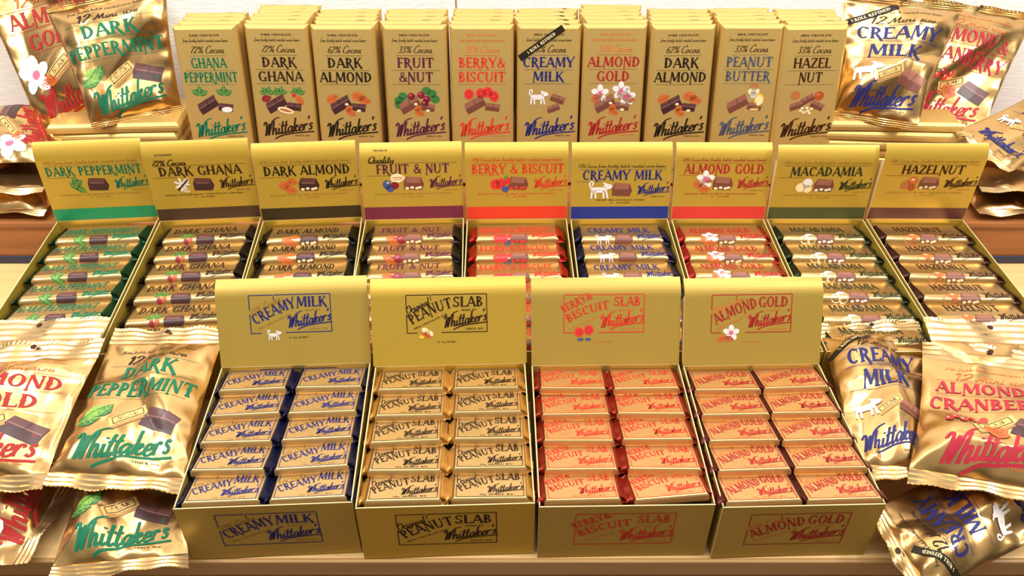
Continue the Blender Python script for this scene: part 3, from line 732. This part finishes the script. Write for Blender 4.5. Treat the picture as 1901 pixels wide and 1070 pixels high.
TF = [  # two name lines, ink, art, %, small line, words
 ('GHANA', 'PEPPERMINT', 'green', 'mint', '72%', 'DARK', 'green-lettered peppermint'), ('DARK', 'GHANA', 'brown', 'ghana', '72%', 'DARK', 'brown-lettered dark ghana'),
 ('DARK', 'ALMOND', 'black', 'dalmond', '62%', 'DARK', 'black-lettered dark almond (beside fruit and nut)'), ('FRUIT', '&NUT', 'purple', 'fruit', '33%', 'MILK', 'purple-lettered fruit and nut'),
 ('BERRY&', 'BISCUIT', 'red', 'berry', '33%', 'MILK', 'red-lettered berry and biscuit'), ('CREAMY', 'MILK', 'navy', 'cow', '33%', 'MILK', 'navy-lettered creamy milk'),
 ('ALMOND', 'GOLD', 'crimson', 'almond', '33%', 'MILK', 'red-lettered almond'), ('DARK', 'ALMOND', 'black', 'dalmond', '62%', 'DARK', 'black-lettered dark almond (beside peanut butter)'),
 ('PEANUT', 'BUTTER', 'slate', 'pbutter', '33%', 'MILK', 'grey-lettered peanut butter'), ('HAZEL', 'NUT', 'umber', 'hazel', '33%', 'MILK', 'brown-lettered hazelnut')]
def tablet_art(p, art, cy):
    s = .0265
    p.push(0, cy, s)
    k = 'choc' if art in ('mint', 'ghana', 'dalmond') else 'milk'
    if art == 'mint':
        for x in (-1.0, .75):
            for r in (.4, 1.5, 2.6): leaf(p, x + .3 * math.cos(r), .75 + .3 * math.sin(r), .75, r)
    if art == 'ghana':
        for x in (-1.1, -.2, 1.1):
            for r in (.3, 1.2, 2.2, 2.9): leaf(p, x + .3 * math.cos(r), .75 + .28 * math.sin(r), .6, r)
        almond(p, -1.2, .4, .7, .3, 'cherry'); almond(p, 1.2, .3, .7, -.9); berry(p, .8, .65, .35)
    if art in ('dalmond', 'almond'): almond(p, -1.1, .45, .9, .5); almond(p, .8, .6, 1.0, -.2); almond(p, 1.2, .35, .9, -.3)
    if art == 'fruit':
        for x, y in ((-1.3, .3), (-1.0, .6), (-1.3, 0), (1.1, .8), (.7, 1.0), (1.3, .4)): p.ell(x, y, .34, .3, 'print_leaf', 0, 0)
        for x, y in ((-.4, .6), (.3, .7), (.7, .4), (.55, .1)): p.ell(x, y, .26, .26, 'print_cherry', 0, 1); p.ell(x - .06, y + .08, .09, .07, 'print_pink', 0, 2, 6)
    if art == 'berry':
        for x, y in ((-.95, .75), (-.1, .8), (.4, .9), (.85, .6)): berry(p, x, y, .85)
    if art == 'cow': cow(p, -.75, .5, .85)
    if art == 'almond': flower(p, -.9, .75, 1.1); flower(p, .6, .95, 1.1); flower(p, 1.05, .5, 1.1)
    if art == 'hazel':
        for x, y, q in ((-.9, .7, 'nut'), (.8, .65, 'almond_dark')): p.ell(x, y, .34, .34, 'print_' + q, 0, 0); p.ell(x - .08, y + .1, .16, .12, 'print_almond', 0, 1, 8)
    if art == 'pbutter':
        p.push(.55, .9); p.ell(0, 0, .42, .3, 'print_cream', 0, 0); p.ell(0, .3, .34, .24, 'print_nut', 0, 0); p.rect(-.2, -.5, .2, 0, 'print_grey', 0); p.pop()
        p.ell(1.0, .25, .36, .5, 'print_yellow', 0, 1); p.ell(1.0, .25, .26, .38, 'print_cream', 0, 2)
    # broken pieces of chocolate
    x0 = .55 if art == 'cow' else -.62
    if art == 'cow': slabpiece(p, .7, .38, .85, k, -.35); slabpiece(p, .4, -.3, .75, k, .35)
    elif art == 'hazel':
        slabpiece(p, -.75, -.05, .8, k, .3); slabpiece(p, 0, .4, .8, k, .5); slabpiece(p, .75, -.05, .8, k, -.4)
        for i in range(8): p.ell(-.4 + .11 * i, -.4 + .5 * math.sin(i * 1.9) * .4, .12, .1, 'print_cream', 0, 3, 7)
    else:
        slabpiece(p, -.55, .0, 1.25, k, .5); slabpiece(p, .72, -.18, .85, k, -.12)
        if art == 'mint': p.ell(.8, -.34, .4, .2, 'print_white', 0, 3)
        if art == 'ghana': p.ell(.1, -.45, .6, .22, 'print_cream', -.25, 3); p.ell(.1, -.45, .45, .1, 'print_nut', -.25, 4)
        if art in ('dalmond', 'almond', 'fruit'): almond(p, .05, -.25, .6, .6); almond(p, .15, -.55, .75, -.5); p.ell(-.1, .05, .14, .1, 'print_cream', 0, 3, 7); p.ell(.75, -.42, .16, .1, 'print_cream', 0, 3, 7)
        if art == 'pbutter': p.ell(.72, -.4, .36, .1, 'print_goldbar', 0, 3)
    p.pop()
def tablet_print(a, b, ink, art, pc, line):
    p = Print(); k = 'ink_' + ink; sm = 'ink_faintred' if ink in ('red', 'crimson') else 'ink_brown'
    text(p, line + ' CHOCOLATE', 0, .2865, .0036, sm, .056)
    text(p, 'from freshly batch roasted cocoa beans', 0, .2765, .0062, sm, .084, 'c', wt=.1)
    text(p, pc + ' Cocoa', 0, .2565, .0130, sm, .062, 'c', wt=.1)
    p.line(-.035, .2515, .035, .2515, .0005, k); p.line(-.046, .2245, .046, .2245, .0005, k); p.line(-.046, .1985, .046, .1985, .0005, k)
    wd = {'PEPPERMINT': .1, 'BISCUIT': .088, 'ALMOND': .098, 'CREAMY': .096, 'BERRY&': .086, 'GHANA': .066 if a == 'GHANA' else .084, 'DARK': .064, 'FRUIT': .068, '&NUT': .064, 'MILK': .058, 'GOLD': .062, 'PEANUT': .086, 'BUTTER': .084, 'HAZEL': .07, 'NUT': .044}
    text(p, a, 0, .2293, .0185, k, wd[a]); text(p, b, 0, .2030, .0185, k, wd[b])
    tablet_art(p, art, .160)
    signature(p, .002, .114, .092, k, rad(9)); text(p, 'SINCE 1896', .03, .098, .0025, sm, .03)
    text(p, '250g', 0, .03, .006, sm, .02)
    if art == 'cow':
        x0, y0, x1, y1 = -.0545, .245, .026, .301; an = math.atan2(y1 - y0, x1 - x0)
        p.line(x0, y0, x1, y1, .0125, 'ink_black', 4); p.push((x0 + x1) / 2, (y0 + y1) / 2, 1, 1, an); p.M = p.M
        q = Print(); q.M = p.M; text(q, '5 ROLL REFINED', 0, -.0026, .0055, 'print_cream', .062); p.P += [(pt, kk, 6) for pt, kk, _ in q.P]; p.pop()
    return p
TE = [313, 447, 573, 700, 832, 957, 1083, 1211, 1338, 1464, 1582]
TYF = [63, 60, 66, 66, 73, 71, 65, 66, 68, 71]
LEAN = rad(13)
for i, (a, b, ink, art, pc, line, word) in enumerate(TF):
    d0 = 1.487; xl = (TE[i] - 950.5) / FPX * d0; xr = (TE[i + 1] - 950.5) / FPX * d0; xc = (xl + xr) / 2 - .001
    yb0 = 1.423 + rnd.uniform(-.004, .004)
    front = tablet_mesh(tablet_print(a, b, ink, art, pc, line), None, art == 'cow')
    plain = tablet_mesh(None, 'ink_' + ink if ink not in ('green', 'slate') else 'ink_faint', art == 'cow')
    n = (4, 6, 5, 5, 5, 5, 6, 5, 5, 5)[i]
    for j in range(n):
        word2 = word.rstrip(',').rstrip() + (',' if word.endswith(',') else '')
        pos = ['front', 'second', 'third', 'fourth', 'fifth', 'sixth'][j]
        lab = f'{word} standing tablet, {"frontmost of its row" if j == 0 else pos + " from the front"}'.replace(',,', ',')
        t = thing('chocolate_tablet', lab, 'chocolate tablet', group='gold tablets standing in the back row')
        link(bpy.data.objects.new('wrapper', front if j == 0 else plain), t)
        q = j * .0192
        t.matrix_world = Matrix.Translation((xc + rnd.uniform(-.002, .002), yb0 + q / math.cos(LEAN), U + .0008)) @ Matrix.Rotation(rad(rnd.uniform(-.8, .8)), 4, 'Y') @ Matrix.Rotation(-LEAN - rad(.9 * j), 4, 'X') @ Matrix.Translation((0, -TT, 0))
        # heights differ a little: rear ones stand on their neighbours' folded feet

# lying tablets at both ends
LTL = .250
plain = tablet_mesh(None, None, hh=LTL)
for side, xc, ang, yf, n in (('left', -.770, 1.5, 1.411, 7), ('right', .742, -2.5, 1.415, 7)):
    for j in range(n):
        t = thing('chocolate_tablet', f'flat lying gold tablet in the pile at the {side} end, {ORD[n - 1 - j]} from the top', 'chocolate tablet', group='gold tablets lying flat in piles')
        link(bpy.data.objects.new('wrapper', plain), t)
        M = Matrix.Translation((xc + rnd.uniform(-.004, .004), yf + TW / 2 + rnd.uniform(-.003, .003), U + .0006 + j * (TT + .0004))) @ Matrix.Rotation(rad(ang + rnd.uniform(-1.5, 1.5)), 4, 'Z')
        # lay: tablet z (length) -> world x, tablet x (width) -> world y, face up
        B = Matrix(((0, 0, 1, -LTL / 2), (1, 0, 0, 0), (0, -1, 0, TT), (0, 0, 0, 1)))
        t.matrix_world = M @ B

# ================================================================== FOIL BAGS
def envelope(x, y, seeds):
    h = np.full(x.shape, -1e9)
    for qx, qy, gx_, gy_, b, c in seeds:
        dx, dy = x - qx, y - qy; h = np.maximum(h, b + gx_ * dx + gy_ * dy - c * (dx * dx + dy * dy))
    return h
def bag(label, TL, TR, BR, BL_, art=None, bulge=.028, seed=1, seal=.024, tseal=None, top=None, bot=None, amp=1.0, group=None, backb=.35):
    """pillow bag spanned by four corners; art(p, w, h) prints on the face; seals are strips beyond the two short edges"""
    r = random.Random(seed)
    TL, TR, BR, BL_ = map(Vector, (TL, TR, BR, BL_))
    w = ((TR - TL).length + (BR - BL_).length) / 2; h = ((TL - BL_).length + (TR - BR).length) / 2
    nrm = ((TR + BR - TL - BL_)).cross(TL + TR - BL_ - BR).normalized()
    ctr = (TL + TR + BR + BL_) / 4
    A = [np.array(q) for q in (TL, TR, BR, BL_)]; N = np.array(nrm); O = np.array(ctr)
    def sd(n, g, b, c): return [(r.uniform(0, w), r.uniform(0, h), r.uniform(-g, g), r.uniform(-g, g), r.uniform(0, b), c) for _ in range(n)]
    s1, s2, s3 = sd(12, .42, .005, .8), sd(12, .42, .005, .8), sd(30, .5, .003, 4)
    ph = [r.uniform(0, 6) for _ in range(6)]
    gu, gv = np.meshgrid(np.linspace(.1, .9, 15), np.linspace(.1, .9, 15)); gx2, gy2 = gu.ravel() * w, gv.ravel() * h
    mean = float(np.mean(envelope(gx2, gy2, s1) - envelope(gx2, gy2, s2) + .5 * envelope(gx2, gy2, s3)))
    def H(u, v):
        U2, V2 = np.clip(u, 0, 1), np.clip(v, 0, 1)
        e = (1 - (2 * U2 - 1) ** 2); f = (1 - np.abs(2 * V2 - 1) ** 2.2)
        pro = np.clip(e, 0, 1) ** .62 * np.clip(f, 0, 1) ** .6
        x, y = u * w, v * h
        cr = envelope(x, y, s1) - envelope(x, y, s2) + .5 * envelope(x, y, s3) - mean
        cr = .016 * np.tanh(cr / .016)
        m = np.clip(np.minimum(e * 1.6, f * 1.6), 0, 1)
        near = np.exp(-V2 / .09) + np.exp(-(1 - V2) / .09)
        fold = .0045 * near * (np.sin(u * 17 + ph[0]) + .6 * np.sin(u * 31 + ph[1])) * np.clip(e * 2, 0, 1) * np.clip(f * 5, 0, 1)
        nears = np.exp(-U2 / .08) + np.exp(-(1 - U2) / .08)
        fold2 = .003 * nears * np.sin(v * 26 + ph[2] + 3 * np.sin(v * 5 + ph[3])) * np.clip(e * 5, 0, 1)
        return np.maximum(bulge * pro + amp * (1.1 * cr * m + fold + fold2), .2 * bulge * pro)
    def edge(u, v):  # sides drawn in where the bag is fat
        return u + (.5 - u) * .05 * np.clip(1 - np.abs(2 * v - 1) ** 2, 0, 1)
    def P(u, v):
        u2 = edge(u, v)[..., None]; v2 = v[..., None]
        return (A[0] * (1 - u2) + A[1] * u2) * v2 + (A[3] * (1 - u2) + A[2] * u2) * (1 - v2)
    nu, nv = 56, 72
    uu, vv = np.meshgrid(np.linspace(0, 1, nu + 1), np.linspace(0, 1, nv + 1)); uu = uu.ravel(); vv = vv.ravel()
    b0 = P(uu, vv); hf = H(uu, vv)
    rim = ((uu < 1e-6) | (uu > 1 - 1e-6) | (vv < 1e-6) | (vv > 1 - 1e-6))
    F = b0 + N * np.where(rim, 0.0008, hf + .0008)[:, None] - O
    e = np.clip(1 - (2 * uu - 1) ** 2, 0, 1) ** .6 * np.clip(1 - np.abs(2 * vv - 1) ** 2.2, 0, 1) ** .6
    Bk = b0 - N * (backb * bulge * e)[:, None] - O
    fs, fb = [], []
    for j in range(nv):
        for i in range(nu):
            a = j * (nu + 1) + i; fs.append((a, a + 1, a + nu + 2, a + nu + 1)); fb.append((a, a + nu + 1, a + nu + 2, a + 1))
    mb = MB(); mb.add(F.tolist(), fs, 'bag_foil', True); mb.add(Bk.tolist(), fb, 'bag_foil', True)
    if art:
        p = Print(); art(p, w, h)
        def mp(x, y, l):
            u, v = x / w + .5, y / h
            return P(u, v) + N * (H(u, v) + .0008 + l)[:, None] - O
        lay(mb, p, mp, .0008, .00025, .006)
    root = thing('chocolate_bag', label, 'chocolate bag', ctr, group=group)
    mb.obj('pouch', root)
    def strip(name, va, vb, d, hole, seal):
        """crimped strip continuing past an edge along direction d"""
        mb = MB(); n, m_ = 60, 7; vs = []
        for k in range(m_ + 1):
            for i in range(n + 1):
                u = i / n; q = va * (1 - u) + vb * u - np.array(O)
                t = k / m_
                z = .0016 * math.sin(k * PI) + (.0007 if k % 2 else -.0007) + .004 * t * math.sin(u * 8 + ph[4]) + .0025 * t * math.sin(u * 21 + ph[5])
                zig = (.0012 if i % 2 else 0) if k == m_ else 0
                vs.append(q + d * (t * seal - zig) + N * (z + .0008))
        f_ = []
        for k in range(m_):
            for i in range(n): a = k * (n + 1) + i; f_.append((a, a + 1, a + n + 2, a + n + 1))
        mb.add([tuple(q) for q in vs], f_, 'bag_seal', False)
        if hole:
            q = (va + vb) / 2 - O + d * seal * .6 + N * .0075; x_ = (vb - va) / np.linalg.norm(vb - va)
            mb.add([tuple(q + (x_ * math.cos(t) + d * math.sin(t)) * .0042) for t in [2 * PI * i / 12 for i in range(12)]], [list(range(12))], 'ink_umber')
        o = mb.obj(name, root); sm = o.modifiers.new('s', 'SOLIDIFY'); sm.thickness = .0007; sm.offset = 0
    if top is not False:
        d = np.array(Vector(top).normalized() if top else ((TL + TR) - (BL_ + BR)).normalized()); strip('top_seal', A[0], A[1], d, True, tseal or seal)
    if bot is not False:
        d = np.array(Vector(bot).normalized() if bot else ((BL_ + BR) - (TL + TR)).normalized()); strip('bottom_seal', A[3], A[2], d, False, seal)
    return root
def bag_art(n1, n2, ink, art, crop=1.0):
    def f(p, w, h):
        k = 'ink_' + ink; sm = 'ink_' + ('faintred' if ink in ('crimson', 'rose') else 'brown')
        text(p, 'from freshly batch roasted cocoa beans', 0, h * .90, h * .022, sm, w * .66, 'c', wt=.1)
        text(p, '12', -w * .2, h * .805, h * .075, sm, w * .13, 'c', wt=.1); text(p, 'Mini size', w * .09, h * .812, h * .05, sm, w * .38, 'c', wt=.1)
        for y in (.79, .65, .64, .48): p.line(-w * .4, h * y, w * .4, h * y, h * .0022, k)
        wd = {'ALMOND': .74, 'GOLD': .52, 'DARK': .5, 'PEPPERMINT': .9, 'CREAMY': .74, 'MILK': .5, 'ALMOND &': .8, 'CRANBERRY': .88}
        text(p, n1, 0, h * .665, h * .11, k, w * wd[n1]); text(p, n2, 0, h * .50, h * .11, k, w * wd[n2])
        s = w * .2; y = h * .345
        if art == 'cow': cow(p, -w * .26, y + .01 * h, w * .18)
        elif art == 'mint': leaf(p, -w * .3, y + .02 * h, w * .2, .7, 'leaf_light'); leaf(p, -w * .33, y - .04 * h, w * .2, .2, 'leaf'); leaf(p, -w * .22, y + .035 * h, w * .16, 1.0, 'leaf')
        elif art == 'almond': flower(p, -w * .3, y, w * .3); almond(p, -w * .16, y - .07 * h, w * .15, -.2); almond(p, -w * .22, y - .08 * h, w * .12, .2)
        else:
            for i in range(6): p.ell(-w * .32 + w * .048 * i, y + .015 * h + .035 * h * (i % 2), w * .03, w * .03, 'print_berry' if i % 3 else 'print_berry_dark', 0, 3, 9); p.ell(-w * .33 + w * .048 * i, y + .022 * h + .035 * h * (i % 2), w * .009, w * .008, 'print_white', 0, 4, 6)
            leaf(p, -w * .24, y + .045 * h, w * .1, .4); almond(p, -w * .02, y - .05 * h, w * .16, .1); almond(p, -w * .0, y - .075 * h, w * .15, -.1)
        minibar(p, -w * .02, y - .0 * h, w * .2, .5)
        slabpiece(p, w * .24, y - .03 * h, w * .24, 'choc' if art != 'cow' else 'milk', -.3)
        signature(p, w * .0, h * .14, w * .68, k, rad(9))
        text(p, 'SINCE 1896', w * .2, h * .055, h * .012, sm, w * .2)
        if art == 'cow':
            x0, y0, x1, y1 = -w * .5, h * .78, -w * .05, h * .97; an = math.atan2(y1 - y0, x1 - x0)
            p.line(x0, y0, x1, y1, w * .062, 'ink_black', 3)
            q = Print(); q.push((x0 + x1) / 2, (y0 + y1) / 2, 1, 1, an); text(q, '5 ROLL REFINED', 0, -w * .013, w * .028, 'print_cream', w * .36); p.P += [(a, b, 5) for a, b, _ in q.P]
    return f
AG = bag_art('ALMOND', 'GOLD', 'crimson', 'almond'); PM = bag_art('DARK', 'PEPPERMINT', 'green', 'mint')
CM = bag_art('CREAMY', 'MILK', 'navy', 'cow'); AC = bag_art('ALMOND &', 'CRANBERRY', 'rose', 'cran')
GB = 'gold foil bags around the display'
# --- upper left, leaning on the wall on top of the lying tablets
bag('gold red-lettered almond bag leaning at the upper left behind a peppermint bag', un(-45, -20, Y=1.615), un(180, -75, Y=1.615), un(262, 192, Y=1.50), un(74, 243, Y=1.45), AG, .026, 11, group=GB)
bag('gold green-lettered peppermint bag standing on the flat tablets at the upper left', un(88, 26, Y=1.56), un(308, -22, Y=1.57), un(336, 195, z=1.036), un(168, 229, z=1.036), PM, .03, 12, seal=.014, group=GB)
# --- upper right
bag('gold rose-lettered almond and cranberry bag leaning at the upper right against the wall', un(1712, 5, Y=1.615), un(1918, 40, Y=1.615), un(1822, 252, Y=1.43), un(1648, 215, Y=1.50), AC, .026, 14, seal=.014, group=GB)
bag('gold navy-lettered creamy milk bag standing on the flat tablets at the upper right', un(1566, 0, Y=1.57), un(1786, 22, Y=1.56), un(1704, 230, z=1.036), un(1546, 205, z=1.036), CM, .03, 13, seal=.014, group=GB)
# --- heap on the upper shelf, left
def flat(x0, x1, y0, y1, z, ang=0, tilt=0):
    c = Vector(((x0 + x1) / 2, (y0 + y1) / 2, z)); R = Matrix.Rotation(ang, 3, 'Z') @ Matrix.Rotation(tilt, 3, 'X'); a, b = (x1 - x0) / 2, (y1 - y0) / 2
    return [c + R @ Vector(q) for q in ((-a, b, 0), (a, b, 0), (a, -b, 0), (-a, -b, 0))]
bag('crumpled gold bag at the bottom of the left heap on the upper shelf', *flat(-1.10, -.875, 1.295, 1.55, U + .016), None, .032, 21, seal=.02, group=GB)
bag('crumpled gold bag in the middle of the left heap on the upper shelf', *flat(-1.12, -.885, 1.30, 1.55, U + .062, .1, .06), None, .022, 22, seal=.02, amp=1.2, group=GB)
q = flat(-1.08, -.80, -.10, .10, 0)
bag('red-lettered gold bag turned sideways on top of the left heap on the upper shelf', un(-110, 312, Y=1.325), un(-100, 196, Y=1.52), un(94, 200, Y=1.52), un(98, 302, Y=1.325), AG, .02, 23, seal=.02, group=GB)
# --- heap on the upper shelf, right
bag('crumpled gold bag at the bottom of the right heap on the upper shelf', *flat(.872, 1.12, 1.295, 1.55, U + .016), None, .032, 24, seal=.02, group=GB)
bag('crumpled gold bag in the middle of the right heap on the upper shelf', *flat(.885, 1.12, 1.30, 1.55, U + .062, -.1, .06), None, .022, 25, seal=.02, amp=1.2, group=GB)
bag('navy-lettered gold bag turned sideways on top of the right heap on the upper shelf', un(1945, 160, Y=1.56), un(2040, 240, Y=1.45), un(1880, 318, Y=1.315), un(1785, 240, Y=1.42), CM, .02, 26, seal=.02, group=GB)
# --- lower left
zt = S + .1
bag('gold bag showing only its pale top edge behind the lower left almond bag', un(-60, 634, z=.922), un(186, 628, z=.922), un(90, 850, z=.85), un(-160, 850, z=.85), None, .008, 31, tseal=.040, amp=.6, top=(.1, 1, .18), group=GB)
bag('gold red-lettered almond bag lying at the left edge of the lower shelf', un(-70, 678, z=.922), un(182, 664, z=.922), un(90, 880, z=.885), un(-170, 886, z=.885), AG, .026, 32, tseal=.034, group=GB)
bag('gold green-lettered peppermint bag lying directly left of the creamy milk slab box', un(203, 640, z=.908), un(412, 638, z=.908), un(345, 888, z=.885), un(92, 876, z=.885), PM, .024, 33, tseal=.032, group=GB)
bag('gold peppermint bag at the shelf edge, half covered by another peppermint bag', un(168, 812, z=.845), un(345, 815, z=.845), un(350, 1028, z=.835), un(98, 1052, z=.83), PM, .02, 34, seal=.02, top=False, group=GB)
bag('gold red-lettered bag turned sideways at the bottom left corner of the shelf', un(-210, 1075, z=.818), un(-110, 865, z=.822), un(142, 850, z=.822), un(24, 1050, z=.818), AG, .022, 35, seal=.02, group=GB)
# --- lower right
bag('gold navy-lettered creamy milk bag lying upright, right of the almond slab box', un(1524, 628, z=.90), un(1712, 620, z=.90), un(1740, 868, z=.885), un(1580, 862, z=.885), CM, .024, 41, tseal=.03, group=GB)
bag('gold bag showing only its crumpled top edge behind the lower right cranberry bag', un(1728, 632, z=.925), un(1965, 642, z=.925), un(2010, 830, z=.86), un(1770, 820, z=.86), None, .008, 42, tseal=.042, top=(0, 1, .2), amp=.8, group=GB)
bag('gold rose-lettered almond and cranberry bag lying at the right of the lower shelf', un(1712, 664, z=.922), un(1962, 696, z=.922), un(1990, 920, z=.90), un(1688, 868, z=.90), AC, .026, 43, tseal=.038, group=GB)
bag('gold navy-lettered creamy milk bag turned sideways at the bottom right shelf corner', un(1728, 1110, z=.835), un(1630, 940, z=.85), un(1848, 818, z=.86), un(1952, 990, z=.845), CM, .024, 44, seal=.02, group=GB)
bpy.context.view_layer.update()
